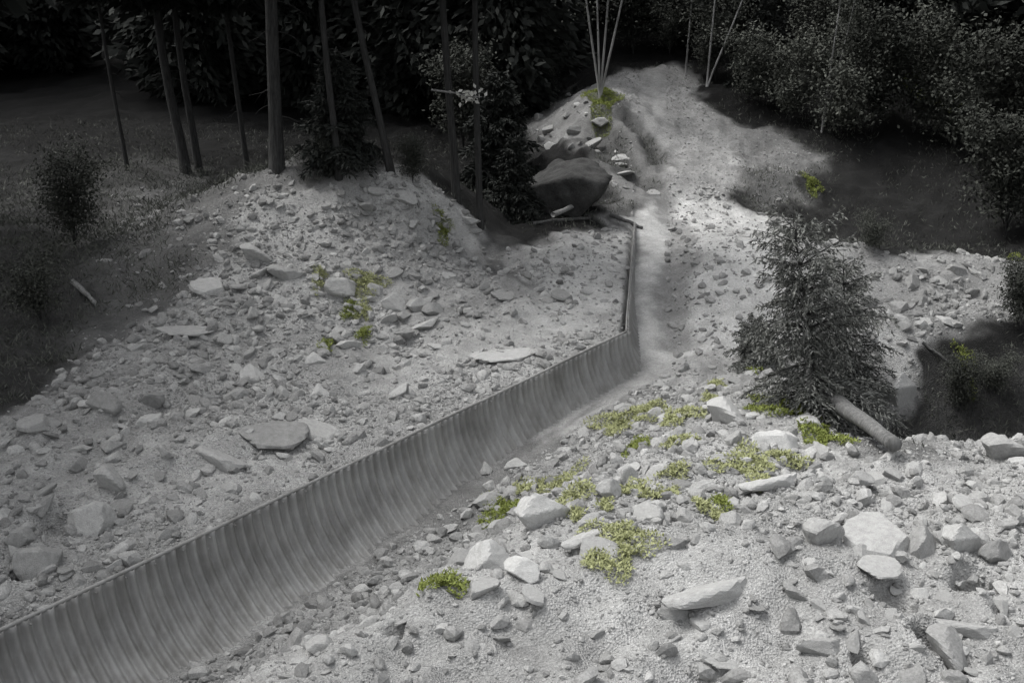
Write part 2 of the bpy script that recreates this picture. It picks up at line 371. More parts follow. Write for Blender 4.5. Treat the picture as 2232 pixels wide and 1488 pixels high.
def rimbar(P, e, nrm, length, rr=.028):
    bf = Buf(); t = np.linspace(-.02, length, int(length / .25) + 2)
    pts = np.stack([P[0] + e[0] * t - nrm[0] * .015 - B[0] + nrm[0] * .012 * vnoise(t * .6, 3), P[1] + e[1] * t - nrm[1] * .015 - B[1] + nrm[1] * .012 * vnoise(t * .6, 3), LIPZ + .012 + .012 * vnoise(t * .7, 0)], -1)
    bf.tube(pts, rr, 8)
    tt = np.arange(.3, length, .45)
    for q in tt:
        c = np.array((P[0] + e[0] * q - B[0] + nrm[0] * .03, P[1] + e[1] * q - B[1] + nrm[1] * .03, LIPZ - .06)); d = np.array((nrm[0], nrm[1], 0))
        bf.tube([c - d * .01, c + d * .025], .014, 6)
    return bf.build('rim', M_steel, ch, True)
rimbar(A, eAB, nAB, lenAB); rimbar(B, eBC, nBC, lenBC, .016)

# ------------------------------------------------------------ rocks
def ico(sub):
    import bmesh
    bm = bmesh.new(); bmesh.ops.create_icosphere(bm, subdivisions=sub, radius=1)
    V = np.array([v.co[:] for v in bm.verts]); Fq = np.array([[v.index for v in f.verts] for f in bm.faces]); bm.free()
    return V / np.linalg.norm(V, axis=1)[:, None], Fq
ICO = {s: ico(s) for s in (1, 2, 4, 5)}
def rock_shape(sub, seed, aniso=(1, 1, 1), planes=11, rough=.04):
    r_ = np.random.default_rng(seed); V, Fq = ICO[sub]
    Nn = r_.normal(size=(planes, 3)); Nn /= np.linalg.norm(Nn, axis=1)[:, None]; h = r_.uniform(.5, .9, planes)
    dots = V @ Nn.T; rr = np.where(dots > 1e-3, h[None] / np.maximum(dots, 1e-3), 1e3)
    rad = np.minimum(rr.min(1), 1.3)
    P = V * rad[:, None]
    if sub >= 2:
        o = seed * 3.7
        P = P * (1 + rough * fbm(P[:, 0] + o, P[:, 1], 1.8, 3, P[:, 2]) + .35 * rough * fbm(P[:, 0] + o, P[:, 1], 7, 2, P[:, 2]))[:, None]
    return P * np.array(aniso), Fq
def rot3(a, b_, c): return np.array(Euler((a, b_, c)).to_matrix())
PROTO = []
for i in range(9):
    V, f = rock_shape(4, 100 + i, (1, .75 + .04 * i, .5 + .05 * (i % 4)), 8 + i % 5, .045)
    me = mesh_np('rock', V, f, M_rock); COL.objects.unlink(me); PROTO.append(me.data)
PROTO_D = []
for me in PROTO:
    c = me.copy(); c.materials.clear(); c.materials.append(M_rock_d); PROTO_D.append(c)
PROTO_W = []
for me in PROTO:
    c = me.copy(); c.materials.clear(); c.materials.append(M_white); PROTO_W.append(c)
occupied = []
def rock(px, py, wpx, hpx, label, seed, yaw=0.0, tilt=0.0, light=1, sink=.33, group=None, name='rock', own=None):
    p = at(px, py + hpx * .30); dist = np.linalg.norm(p - CAM); sc = dist / F
    wx_, hz_ = wpx * sc / 2, hpx * sc / 2 * 1.0
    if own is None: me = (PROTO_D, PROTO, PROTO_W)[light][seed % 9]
    else: me = own
    o = bpy.data.objects.new(name, me); COL.objects.link(o)
    asp = 1 / (.5 + .05 * ((seed % 9) % 4))
    flat = min(1.15, max(.45, hz_ / wx_ * 1.0))
    slab = wpx / hpx
    yd = 1.0 if slab < 2 else .55
    if slab > 2: flat *= .62
    o.scale = (wx_ * 1.08, wx_ * yd, wx_ * flat * asp * .95)
    o.rotation_euler = (tilt * .6, tilt, yaw)
    o.location = (p[0], p[1], p[2] + wx_ * flat * (.85 * 1.0) * (1 - 2 * sink) * .6)
    tag(o, label, 'rock', group); occupied.append((p[0], p[1], wx_))
    return o
big = [
 (1175,1108,120,100,'large white rounded boulder among yellow weeds in the foreground',0,.2,0,2),
 (1072,1212,118,76,'pale flat-topped rock overhanging a black crevice, below the white boulder',1,.7,.15,2),
 (1148,1240,84,56,'pale blocky rock right beside the crevice rock',2,-.3,.1,2),
 (1165,1292,62,46,'small pale rock tipped on edge below the crevice rocks',3,.9,.4,1),
 (1700,950,110,84,'bright angular rock below the young spruce',4,.3,.1,2),
 (1588,990,78,34,'thin white rock with a dark shadow line, left of an olive weed',5,.1,.1,1),
 (1592,898,88,66,'bright wedge-shaped rock left of the olive weeds by the spruce',6,-.2,.2,2),
 (1690,1040,130,56,'long pale slab lying below the bright rock near the spruce',7,.35,.1,2),
 (1768,915,66,44,'small pale rock wedged between two olive weed clumps',8,.1,.2,1),
 (1332,1062,54,54,'small white upright rock touching the row of yellow weeds',2,.5,.2,1),
 (1925,1160,140,96,'widest flat grey rock of the cracked heap at lower right',3,.2,.1,1),
 (2012,1180,76,78,'squarish grey rock in the middle of the cracked heap at lower right',1,.5,.1,1),
 (2088,1168,80,76,'rounded grey rock at the right end of the cracked heap',0,.1,.1,1),
 (1905,1226,80,46,'low grey rock lying under the widest flat rock at lower right',5,.3,.1,1),
 (1790,1150,70,90,'cracked grey rock at the left end of the heap at lower right',6,.9,.1,1),
 (702,1396,70,56,'lone pale rock at the bottom edge right of the ribbed steel',8,.4,.1,1),
 (1484,1332,72,36,'low white rock with a thin shadow in the bare foreground gravel',4,.0,.1,1),
 (1560,1285,190,44,'long narrow white slab slanting in the foreground gravel',7,.42,.12,1),
 (402,712,100,38,'flat white rock at the left rim of the rubble, over a dark hollow',5,.1,.05,1),
 (466,622,72,42,'white blunt rock on the upper left rim of the rubble',3,.2,.2,1),
 (562,550,62,34,'pale pointed rock highest on the left rim of the rubble',6,.5,.3,1),
 (858,655,66,36,'pale rock in the middle of the mound, left of the pair with a shadow',1,.1,.1,1),
 (912,664,62,42,'brightest rock of the middle mound, left one of the touching pair',0,.3,.1,1),
 (948,672,46,34,'smaller rock of the touching pair in the middle of the mound',2,.7,.1,1),
 (752,612,70,48,'pale rock left of the yellow weed on the mound',4,.6,.2,1),
 (632,592,72,38,'tilted pale rock on the upper mound near the left rim',7,-.5,.3,1),
 (590,935,120,70,'broad grey slab near the middle of the rubble above the steel rim',5,.3,.1,0),
 (492,1000,128,42,'long grey slab slanting down towards the steel rim',7,-.7,.15,1),
 (704,938,110,44,'pale slab slanting down right beside the broad grey slab',3,-.7,.15,1),
 (248,1040,64,60,'grey rock above a dark crack on the lower left rubble',6,.2,.2,1),
 (195,1128,108,76,'large grey slab leaning in the lower left rubble',1,-.6,.25,1),
 (102,1206,86,96,'tall grey rock at the lower left beside a dark hole',4,.3,.1,1),
 (48,1160,66,70,'grey rock at the left edge above the tall rock',8,.3,.1,1),
 (1085,765,120,46,'broad whitish slab lying on the gravel above the far steel rim',5,.4,.05,1),
 (888,432,58,32,'white rock on the right shoulder of the mound crest',2,.2,.2,1),
 (1018,474,66,28,'long pale rock on the right slope of the mound crest',7,-.5,.2,1),
 (1956,838,74,110,'white upright block right of the young spruce',0,.3,.1,2),
 (2192,972,80,58,'pale rock near the right edge on the near bank',6,.3,.1,1),
 (2112,1362,120,46,'long pale slab near the lower right corner',7,-.3,.1,1),
 (1578,1442,74,26,'low white rock at the bottom edge of the foreground gravel',5,.0,.1,1),
 (82,918,56,46,'small grey rock on the left rim just inside the left edge',3,.2,.1,1),
 (1290,1160,130,52,'long pale slab slanting left of the largest yellow weed',7,.7,.15,1),
 (1070,1082,96,44,'pale low rock up and left of the white boulder',1,.5,.1,1),
 (832,412,44,22,'small pale rock on the very top of the mound crest',4,.2,.1,1),
 (1310,262,46,30,'pale rock under the birch clump at the top of the bank',8,.2,.1,1),
 (2070,1420,90,60,'tilted grey slab beside a black gap at lower right',6,-.6,.3,0),
 (2175,1200,60,60,'grey rock at the right edge above a black gap',2,.4,.1,0),
 (1230,640,50,30,'grey rock on the slope between the mound and the steel channel',3,.4,.2,0),
 (1090,640,46,34,'dark-sided rock at the right foot of the mound',5,.4,.2,0),
]
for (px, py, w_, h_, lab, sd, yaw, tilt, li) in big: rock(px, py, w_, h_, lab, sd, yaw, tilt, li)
# the great dark boulder behind the bank
V, f = rock_shape(5, 77, (1.2, .85, .85), 15, .10)
bo = at(1225, 478); sc = np.linalg.norm(bo - CAM) / F
o = mesh_np('boulder', V * (112 * sc), f, M_boulder, smooth=True); o.location = (bo[0], bo[1] + 1.4, bo[2] + .45)
tag(o, 'great dark rounded boulder behind a fallen log under the earth bank', 'boulder'); occupied.append((bo[0], bo[1] + 1.4, 1.6))

zones = [   # polygon in photo pixels, count, size range (m), label, group, light share
 ([(520, 600), (760, 560), (1080, 620), (1100, 760), (760, 820), (460, 800), (380, 720)], 62, (.13, .34), 'angular pale stone scattered over the rubble mound', 'stones of the rubble mound', .8),
 ([(860, 430), (1010, 470), (1090, 540), (1000, 600), (760, 560), (640, 470)], 24, (.12, .28), 'pale stone on the upper slope of the rubble mound', 'stones of the upper mound', .7),
 ([(60, 930), (300, 800), (700, 820), (900, 860), (700, 980), (120, 1260), (20, 1300)], 50, (.10, .28), 'grey stone in the rubble between forest edge and steel rim', 'stones above the steel rim', .4),
 ([(1000, 1060), (1300, 860), (1640, 780), (1680, 880), (1800, 1000), (1500, 1130), (1100, 1330), (950, 1300)], 62, (.10, .30), 'pale stone among the yellow weeds of the foreground heap', 'stones of the foreground heap', 1),
 ([(1720, 1060), (2200, 980), (2220, 1330), (2200, 1480), (1800, 1470), (1700, 1250)], 70, (.07, .22), 'grey broken stone of the heap at lower right', 'stones of the lower right heap', .5),
 ([(780, 1340), (1300, 1250), (1700, 1300), (1750, 1480), (500, 1480)], 18, (.06, .14), 'small grey stone in the bare gravel along the bottom edge', 'stones of the foreground gravel', .7),
 ([(1150, 260), (1260, 190), (1340, 250), (1440, 440), (1330, 420), (1280, 330), (1160, 320)], 26, (.10, .38), 'grey stone in the earth bank above the great boulder', 'stones of the earth bank', .3),
 ([(1780, 580), (2160, 590), (2100, 690), (1950, 760), (1880, 640)], 24, (.15, .4), 'grey stone on the far bank right of the young spruce', 'stones of the far bank', .4),
]
for poly, cnt, (s0, s1), lab, grp, ls in zones:
    xs = [p[0] for p in poly]; ys = [p[1] for p in poly]; k = 0; tries = 0
    while k < cnt and tries < 4000:
        tries += 1; px, py = random.uniform(min(xs), max(xs)), random.uniform(min(ys), max(ys))
        if inside(np.array([px]), np.array([py]), poly)[0] < 0: continue
        p = at(px, py); s_ = s0 + (s1 - s0) * random.random() ** 2.2
        if any(math.hypot(p[0] - q[0], p[1] - q[1]) < (q[2] + s_) * .75 for q in occupied): continue
        if abs(lip_sd(p[0], p[1])) < .3: continue
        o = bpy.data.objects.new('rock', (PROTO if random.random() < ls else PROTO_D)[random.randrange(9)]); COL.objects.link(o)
        o.scale = (s_ * random.uniform(.8, 1.2), s_ * random.uniform(.7, 1.1), s_ * random.uniform(.7, 1.2))
        o.rotation_euler = (random.uniform(-.5, .5), random.uniform(-.5, .5), random.uniform(0, 6.28))
        o.location = (p[0], p[1], p[2] - s_ * .04); tag(o, lab, 'rock', grp); occupied.append((p[0], p[1], s_)); k += 1

# uncountable loose stones: one object
def scatter(n_try, sub, smin, smax, power, xr, yr, keep):
    V0, F0 = ICO[sub]; x = rng.uniform(*xr, n_try); y = rng.uniform(*yr, n_try)
    a = albedo_at(x, y); sd = lip_sd(x, y); lum = ss(.09, .3, a)
    rough = .25 + .75 * ss(-.2, .45, fbm(x, y, .45, 3) + keep(x, y))
    m = (rng.random(n_try) < lum * rough) & ~((sd > -.1) & (sd < .95)) 
    # only where some part of the photo could see it
    v = np.stack([x, y, H(x, y)], -1) - CAM; dep = v[:, 1] * cp - v[:, 2] * sp
    m &= (np.abs(v[:, 0] / dep) < .62)
    m &= ~((sd > 0) & (sd < 1.0) & (lip_t(x, y) < 9))
    x, y = x[m], y[m]; k = len(x); s_ = smin + (smax - smin) * rng.random(k) ** power
    z = H(x, y); out = []
    shapes = [rock_shape(sub, 500 + i, (1, .8, .6), 8)[0] for i in range(24)]; pick = rng.integers(0, 24, k)
    S = np.stack(shapes)[pick]; S = S * (s_[:, None, None] * rng.uniform(.7, 1.25, (k, 1, 3)))
    ang = rng.uniform(0, 6.28, k); tl = rng.uniform(-.6, .6, k); ca, sa = np.cos(ang), np.sin(ang); ct, st = np.cos(tl), np.sin(tl)
    xx = S[..., 0] * ct[:, None] + S[..., 2] * st[:, None]; zz = -S[..., 0] * st[:, None] + S[..., 2] * ct[:, None]
    X2 = xx * ca[:, None] - S[..., 1] * sa[:, None]; Y2 = xx * sa[:, None] + S[..., 1] * ca[:, None]
    P = np.stack([X2 + x[:, None], Y2 + y[:, None], zz + (z + s_ * .1)[:, None]], -1)
    f = F0[None] + (np.arange(k) * len(V0))[:, None, None]
    return P.reshape(-1, 3), f.reshape(-1, 3)
coarse = lambda x, y: .8 * gau(x, y, -5, 26, 4, 4) + .5 * gau(x, y, 2, 15.5, 4, 2.5, .5) + .5 * gau(x, y, 7, 12, 2.5, 3) - 1.6 * gau(x, y, 5.6, 28, 1.9, 5.5) - .5 * gau(x, y, 1, 10.5, 3, 2) - .5 * gau(x, y, 1.5, 29, 1.8, 4)
b1 = scatter(26000, 2, .045, .17, 2.4, (-14, 15), (8, 36), coarse)
b2 = scatter(120000, 1, .015, .06, 2.0, (-14, 15), (8, 50), lambda x, y: coarse(x, y) + .15)
b3 = scatter(60000, 1, .01, .028, 1.6, (-7, 8), (8, 20), lambda x, y: 0 * x + .4)
V = np.concatenate([b1[0], b2[0], b3[0]]); f = np.concatenate([b1[1], b2[1] + len(b1[0]), b3[1] + len(b1[0]) + len(b2[0])])
tag(mesh_np('loose_stones', V, f, M_gravel), 'small loose grey stones strewn all over the gravel and the mound', 'gravel', kind='stuff')
print('stones', len(b1[0]) // 162, len(b2[0]) // 42, len(b3[0]) // 42)

# ------------------------------------------------------------ weeds
def weed_mesh(seed, m, spread=1.0):
    bf = Buf(); n_ = 260
    ang = rng.uniform(0, 6.28, n_); r = np.sqrt(rng.random(n_)) * (1 + .3 * np.sin(ang * 3 + seed)); c = np.stack([r * np.cos(ang), r * np.sin(ang) * .8, rng.random(n_) * .22 * (1.2 - r)], -1)
    d = np.stack([np.cos(ang) * .8 + rng.normal(size=n_) * .5, np.sin(ang) * .8 + rng.normal(size=n_) * .5, rng.uniform(.1, .9, n_)], -1)
    bf.leaves(c, d, rng.uniform(.2, .42, n_), rng.uniform(.10, .2, n_), up=np.array((0, 0, 1.)))
    o = bf.build('leaf_rosette', m); COL.objects.unlink(o); return o.data
WM = [weed_mesh(i, M_weed) for i in range(3)]; WD = [weed_mesh(i, M_weed_d) for i in range(3)]
weeds = [
 (800,617,64,24,0,'yellow-green weed patch behind a rock on the mound'), (697,616,26,22,0,'small yellow-green weed on the mound, left of the larger patch'),
 (762,682,30,22,1,'small olive weed low on the mound, left one of a close pair'), (792,680,26,24,0,'small yellow-green weed low on the mound, right one of a close pair'),
 (794,728,24,22,1,'tiny weed below the close pair on the mound'), (711,758,24,22,1,'lowest tiny weed on the mound rubble'),
 (966,503,28,26,1,'tiny weed near the right side of the mound crest'), (1312,224,56,50,1,'olive weed cushion at the foot of the birch clump'),
 (1769,406,26,24,1,'tiny weed beside the dark hollow'), (2000,184,50,26,1,'olive leafy tuft in the dark thicket, leftmost of three'),
 (2040,206,30,44,1,'olive upright tuft in the dark thicket, middle of three'), (2074,214,28,26,1,'olive leafy tuft in the dark thicket, rightmost of three'),
 (2216,568,20,30,1,'tiny olive weed at the right edge under the dark trees'), (2105,806,28,28,1,'tiny olive weed on the slope of the dark gully'),
 (1640,808,24,24,1,'small olive weed left of the young spruce'), (1708,886,140,60,1,'wide olive weed patch at the foot of the young spruce'),
 (1788,950,72,88,1,'dark olive weed clump beside the fallen trunk'), (1616,1006,104,72,0,'yellow-green weed right of the thin white rock'),
 (1712,1000,90,22,0,'narrow yellow-green strip of weed below the bright rock'), (1350,925,90,60,0,'yellow-green weed patch highest left on the foreground heap'),
 (1412,900,60,50,0,'yellow-green weed patch touching the highest left patch'), (1480,912,70,44,0,'yellow-green weed patch high in the middle of the foreground heap'),
 (1480,968,66,24,0,'short weed strip below the high middle patch'), (1388,978,44,44,1,'olive weed tuft below the highest left patch'),
 (1472,1030,50,24,0,'short weed strip above the long weed row'), (1205,1062,96,52,0,'weed patch arching over the top of the white boulder'),
 (1146,1066,44,22,0,'small weed up and left of the white boulder'), (1092,1116,84,66,1,'olive weed patch left of the white boulder'),
 (1252,1088,70,36,0,'weed patch right above the white boulder'), (1385,1074,110,40,0,'long yellow-green weed row right of the white upright rock'),
 (1445,1084,60,28,0,'right end of the long yellow-green weed row'), (1574,1104,30,50,1,'small upright weed right of the long weed row'),
 (1528,1106,26,26,0,'tiny weed left of the small upright weed'), (1560,1128,26,24,0,'tiny weed below the small upright weed'),
 (1560,842,28,24,0,'tiny weed highest on the right of the foreground heap'), (1545,872,28,24,0,'tiny weed left of the bright wedge-shaped rock'),
 (1652,1064,48,24,0,'small weed below the long pale slab near the spruce'), (1320,1110,26,26,0,'tiny weed below the white upright rock'),
 (1256,1130,26,26,0,'tiny weed right of the white boulder'), (1345,1195,120,100,0,'largest yellow-green weed patch, alone in the foreground gravel'),
 (1310,1222,70,50,0,'lower left tip of the largest yellow-green weed patch'), (968,1274,84,44,1,'olive weed cushion beside the silt below the steel channel'),
 (1800,800,34,60,1,'olive shoot hanging in the young spruce'),
]
for i, (px, py, w_, h_, dk, lab) in enumerate(weeds):
    if py == 800: continue
    p = at(px, py); sc = np.linalg.norm(p - CAM) / F; r = w_ * sc / 2; elev = math.asin(-ray(px, py)[2]); ry = min(h_ * sc / 2 / math.sin(elev), 3 * r); r *= 1.12
    # follow the slope below the patch
    bf = Buf(); n_ = int(180 + 2600 * r * ry * 4); ang = rng.uniform(0, 6.28, n_)
    rad = rng.random(n_) ** .6 * 1.14 * (1 + .35 * np.sin(ang * 3 + i) + .2 * np.sin(ang * 5 + 2 * i)) * .95
    x = rad * np.cos(ang) * r; y = rad * np.sin(ang) * ry
    z = H(p[0] + x, p[1] + y) - p[2] + .01 + rng.random(n_) * .07
    d = np.stack([rng.normal(size=n_) * .9, rng.normal(size=n_) * .9, rng.uniform(.1, 1.1, n_)], -1)
    bf.leaves(np.stack([x, y, z], -1), d, rng.uniform(.03, .085, n_), rng.uniform(.012, .034, n_), up=np.array((0, 0, 1.)))
    o = bf.build('weed', M_weed_d if dk else M_weed); o.location = p; tag(o, lab, 'weed')

# ------------------------------------------------------------ young spruces
def spruce_parts(root, h, rad, nwh, m_leaf, m_bark, needle=.055, twn=14, low=.04, droop=.35, prof=.8, width=.022, base_r=None, shag=False):
    base_r = base_r or h * .018
    tb_ = Buf(); zz = np.linspace(0, h, 12); tb_.tube(np.stack([.02 * h * np.sin(zz * 1.3) * .3, 0 * zz, zz], -1), base_r * (1 - zz / h * .93), 8)
    tb_.build('trunk', m_bark, root, True)
    br = Buf(); fo = Buf(); C_, D_, U_ = [], [], []
    for k in range(nwh):
        fz = low + (1 - low) * (k + random.uniform(-.3, .3)) / nwh; z0 = h * min(max(fz, .02), .985)
        L0 = rad * (1 - fz) ** prof * random.uniform(.8, 1.12) + .05 * rad
        nb = 6 if fz < .8 else 4
        for j in range(nb):
            a = j * 6.283 / nb + k * 1.1 + random.uniform(-.35, .35); L = L0 * (random.uniform(.4, 1.3) if shag else random.uniform(.6, 1.15))
            t = np.linspace(0, 1, 9); up0 = .25 + .5 * fz
            out = L * t; zb = z0 + L * (up0 * t - droop * 1.7 * t ** 2 * (1.1 - fz))
            side = random.uniform(-.15, .15) * L * t ** 2
            pts = np.stack([out * math.cos(a) - side * math.sin(a), out * math.sin(a) + side * math.cos(a), zb], -1)
            br.tube(pts, base_r * .22 * (1 - t * .8) * (L / rad + .3), 4)
            nt = max(4, int(twn * L / rad) + 3)
            for q in range(nt):
                u = (q + .5) / nt; P0 = np.array([np.interp(u, t, pts[:, c]) for c in range(3)])
                for sgn in (-1, 1):
                    tl = L * (.42 * (1 - u) + .12) * random.uniform(.7, 1.2)
                    da = a + sgn * random.uniform(.6, 1.1); nn = max(4, int(tl / needle * 2.2))
                    s_ = np.linspace(0.02, 1, nn)
                    tp = P0 + np.stack([s_ * tl * math.cos(da), s_ * tl * math.sin(da), -s_ ** 1.4 * tl * random.uniform(.25, .8)], -1)
                    dirs = np.gradient(tp, axis=0) if nn > 1 else np.array([[math.cos(da), math.sin(da), -.4]])
                    dirs /= np.linalg.norm(dirs, axis=1)[:, None] + 1e-9
                    for rep in range(2):
                        C_.append(tp); D_.append(dirs + rng.normal(size=tp.shape) * .38)
            C_.append(pts[3:]); D_.append(np.gradient(pts, axis=0)[3:] + rng.normal(size=pts[3:].shape) * .02)
    br.build('branches', m_bark, root)
    C_ = np.concatenate(C_); D_ = np.concatenate(D_); n_ = len(C_)
    fo.leaves(C_, D_, needle * rng.uniform(1.0, 1.9, n_), width * rng.uniform(.7, 1.4, n_))
    fo.build('foliage', m_leaf, root); return n_
b1p = at(1790, 905); sp1 = empty('spruce', b1p + np.array((0, 0, -.1)), (math.radians(4), math.radians(-13), 0))
tag(sp1, 'young dark green spruce leaning left at the gully edge, above olive weeds', 'spruce')
print('spruce leaves', spruce_parts(sp1, 3.9, 1.22, 16, M_needle, M_bark, twn=9, shag=True, prof=.42))
b2p = at(1850, 900); sp2 = empty('spruce', b2p + np.array((0, 0.3, -.05)), (0, math.radians(-6), 0))
tag(sp2, 'shorter young spruce close behind the leaning one, right of it', 'spruce'); spruce_parts(sp2, 3.5, 1.1, 15, M_needle, M_bark, twn=9, shag=True, prof=.42)
b3p = at(1650, 800); sp3 = empty('spruce', b3p, (0, 0.15, 2.0))
tag(sp3, 'lowest small spruce sprig at the left foot of the leaning spruce', 'spruce'); spruce_parts(sp3, 1.15, .8, 8, M_needle, M_bark, .045)

# ------------------------------------------------------------ fallen wood
def log(pxa, pxb, rpx, label, m=M_wood, name='log', stubs=0, lift=.0, cat='log'):
    a = at(*pxa); b_ = at(*pxb); r = rpx * np.linalg.norm(a - CAM) / F; t = np.linspace(0, 1, 10)
    a = a + np.array((0, 0, r * .6 + lift)); b_ = b_ + np.array((0, 0, r * .5 + lift)); P = a + (b_ - a) * t[:, None]; L = np.linalg.norm(b_ - a)
    P = P + np.stack([0 * t, 0 * t, .03 * L * np.sin(t * 3.1) * .5 + .01 * rng.normal(size=10)], -1)
    bf = Buf(); bf.tube(P - a, r * (1 - .35 * t) * (1 + .05 * rng.normal(size=10)), 10)
    for k in range(stubs):
        u = random.uniform(.2, .9); q = (P - a)[int(u * 9)]; d = rng.normal(size=3); d[2] = abs(d[2]); d /= np.linalg.norm(d)
        bf.tube([q, q + d * r * 2.0, q + d * r * 3.5 + np.array((0, 0, r * .4))], [r * .3, r * .2, r * .08], 6)
    o = bf.build(name, m, None, True); o.location = a; tag(o, label, cat); return o
log((1752, 868), (1945, 1003), 19, 'thick fallen grey trunk sloping down from the leaning spruce into the gully', M_wood_m, lift=.16)
log((1205, 492), (1305, 452), 6, 'short pale log lying in front of the great dark boulder', M_wood, lift=.25)
log((1330, 472), (1400, 500), 5, 'thin dark stick beside the far end of the steel channel', M_wood_d)
log((160, 618), (212, 668), 6, 'pale broken stick in the undergrowth at the left', M_wood)
log((1940, 692), (2185, 688), 5, 'long thin grey log lying along the far bank', M_wood, stubs=2)
log((2010, 752), (2080, 800), 3, 'dark stick on the slope between the far bank and the gully', M_wood_d)
log((1160, 492), (1290, 478), 5, 'dark stick lying at the foot of the great boulder', M_wood_d)

# ------------------------------------------------------------ forest
def trunk_buf(h, r, lean=0, seed=0):
    bf = Buf(); z = np.linspace(-.3, h, 16); w = .012 * h * vnoise(z * .25 + seed * 7, seed)
    rr = r * (1 - .75 * np.clip(z / h, 0, 1)) * (1 + .35 * np.exp(-np.clip(z, 0, 9) / .4))
    bf.tube(np.stack([w, .5 * w, z], -1), rr, 10)
    return bf
def dead_branches(h0, h1, r, cnt):
    bf = Buf()
    for k in range(cnt):
        z = random.uniform(h0, h1); a = random.uniform(0, 6.28); L = random.uniform(.4, 1.6); t = np.linspace(0, 1, 6)
        P = np.stack([np.cos(a) * (L * t + r * .4), np.sin(a) * (L * t + r * .4), z + L * (.15 * t - .45 * t ** 2)], -1)
        bf.tube(P, .014 * (1 - .8 * t), 4)
        for q in range(2):
            j = random.randint(2, 4); b2 = a + random.choice((-.8, .8)); l2 = L * .35
            bf.tube([P[j], P[j] + np.array((math.cos(b2) * l2, math.sin(b2) * l2, -.1))], [.008, .003], 4)
    return bf
def crown_buf(h0, h1, rad, n_, leaf=.45, conical=True):
    bf = Buf(); u = rng.random(n_) ** 1.25; a = rng.uniform(0, 6.28, n_)
    R0 = rad * ((1 - u) ** .8 * np.minimum(1, .35 + u * 5) if conical else np.sqrt(np.clip(1 - (2 * u - 1) ** 2, 0, 1)))
    R0 = R0 * (.75 + .3 * np.sin(a * 5 + u * 30)) 
    r = R0 * rng.random(n_) ** .5
    z = h0 + (h1 - h0) * u - r * .25
    d = np.stack([np.cos(a), np.sin(a), -.5 + 0 * a], -1) + rng.normal(size=(n_, 3)) * .4
    bf.leaves(np.stack([r * np.cos(a), r * np.sin(a), z], -1), d, leaf * rng.uniform(.6, 1.3, n_), leaf * .45 * rng.uniform(.6, 1.3, n_))
    return bf
TREES = []
for i in range(6):
    root = empty('spruce_tree', (0, 0, -200)); h = (22, 25, 19, 23, 21, 24)[i]
    tk = trunk_buf(h, .25, 0, i); db = dead_branches(1.2, 9, 0, 26)
    for v_, f_ in zip(*(lambda vs, fs: (vs, fs))([np.concatenate(db.v)], [np.concatenate(db.f)])): tk.add(v_, f_)
    tk.build('trunk', M_bark, root, True)
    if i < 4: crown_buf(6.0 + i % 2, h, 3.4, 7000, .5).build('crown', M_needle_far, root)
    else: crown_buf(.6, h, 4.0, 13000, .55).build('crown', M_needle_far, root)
    TREES.append(root)
def put_tree(proto, p, dia, lean_x=0, lean_y=0, label='', group=None, hs=1.0, yaw=None):
    r = copy_tree(proto); r.location = (p[0], p[1], p[2]); s_ = dia / .5
    r.rotation_euler = (lean_y, lean_x, random.uniform(0, 6.28) if yaw is None else yaw)
    r.rotation_mode = 'XYZ'
    M = Matrix.Rotation(lean_x, 4, 'Y') @ Matrix.Rotation(random.uniform(0, 6.28), 4, 'Z')
    r.rotation_euler = M.to_euler(); r.scale = (1, 1, hs)
    for c in r.children:
        if c.name.startswith('trunk'): c.scale = (s_, s_, 1)
    tag(r, label, 'tree', group); return r
front = [(400, 376, 22, 388, 'dark bare-stemmed spruce at the left, left one of the close pair'), (430, 370, 17, 418, 'dark thinner trunk, right one of the close pair at the left'),
         (538, 368, 12, 522, 'slim dark trunk between the close pair and the thickest trunk'), (602, 374, 32, 618, 'thickest dark trunk at the forest edge behind the mound'),
         (735, 392, 16, 730, 'dark trunk rising behind the dense small spruce'), (848, 372, 17, 796, 'dark trunk leaning left above the mound crest'),
         (990, 430, 19, 975, 'dark trunk right of the leaning one, near the pale branch'), (1045, 486, 16, 1040, 'greyish trunk standing just left of the great boulder'),
         (276, 372, 9, 264, 'slender leftmost trunk at the dark forest edge')]
for i, (px, py, w_, tx, lab) in enumerate(front):
    p = at(px, py); d = np.linalg.norm(p - CAM); put_tree(TREES[i % 4], p, w_ * d / F * .9, (tx - px) / (py - 40) * 1.0, 0, lab)
spots = [(p_[0], p_[1]) for p_ in [at(f_[0], f_[1]) for f_ in front]]
k = 0; tries = 0
while k < 225 and tries < 6000:
    tries += 1; y = 38 + 62 * random.random() ** .9; x = random.uniform(-.62 * y - 6, .62 * y + 8)
    trackx = 1.0 + (y - 32) * .35
    if (y < 47 and x < 2) or (y < 50 and x < -12): continue
    if y < 42 and x > -13 and x < 9: continue
    if 2.0 < x < 14 and y < 52: continue
    if 7 < x < 22 and y < 46: continue
    if any(math.hypot(x - q[0], y - q[1]) < 2.1 for q in spots): continue
    spots.append((x, y)); z = float(H(x, y)); left = x < 2
    put_tree(TREES[random.randrange(4) if (y > 60 and random.random() < .1) else random.randrange(4, 6)], (x, y, z), random.uniform(.22, .42), random.uniform(-.04, .04), 0,
             'dark spruce deep in the shaded forest on the left' if left else 'dark spruce in the shaded forest on the right hillside', 'spruces deep in the left forest' if left else 'spruces of the right hillside')
    k += 1
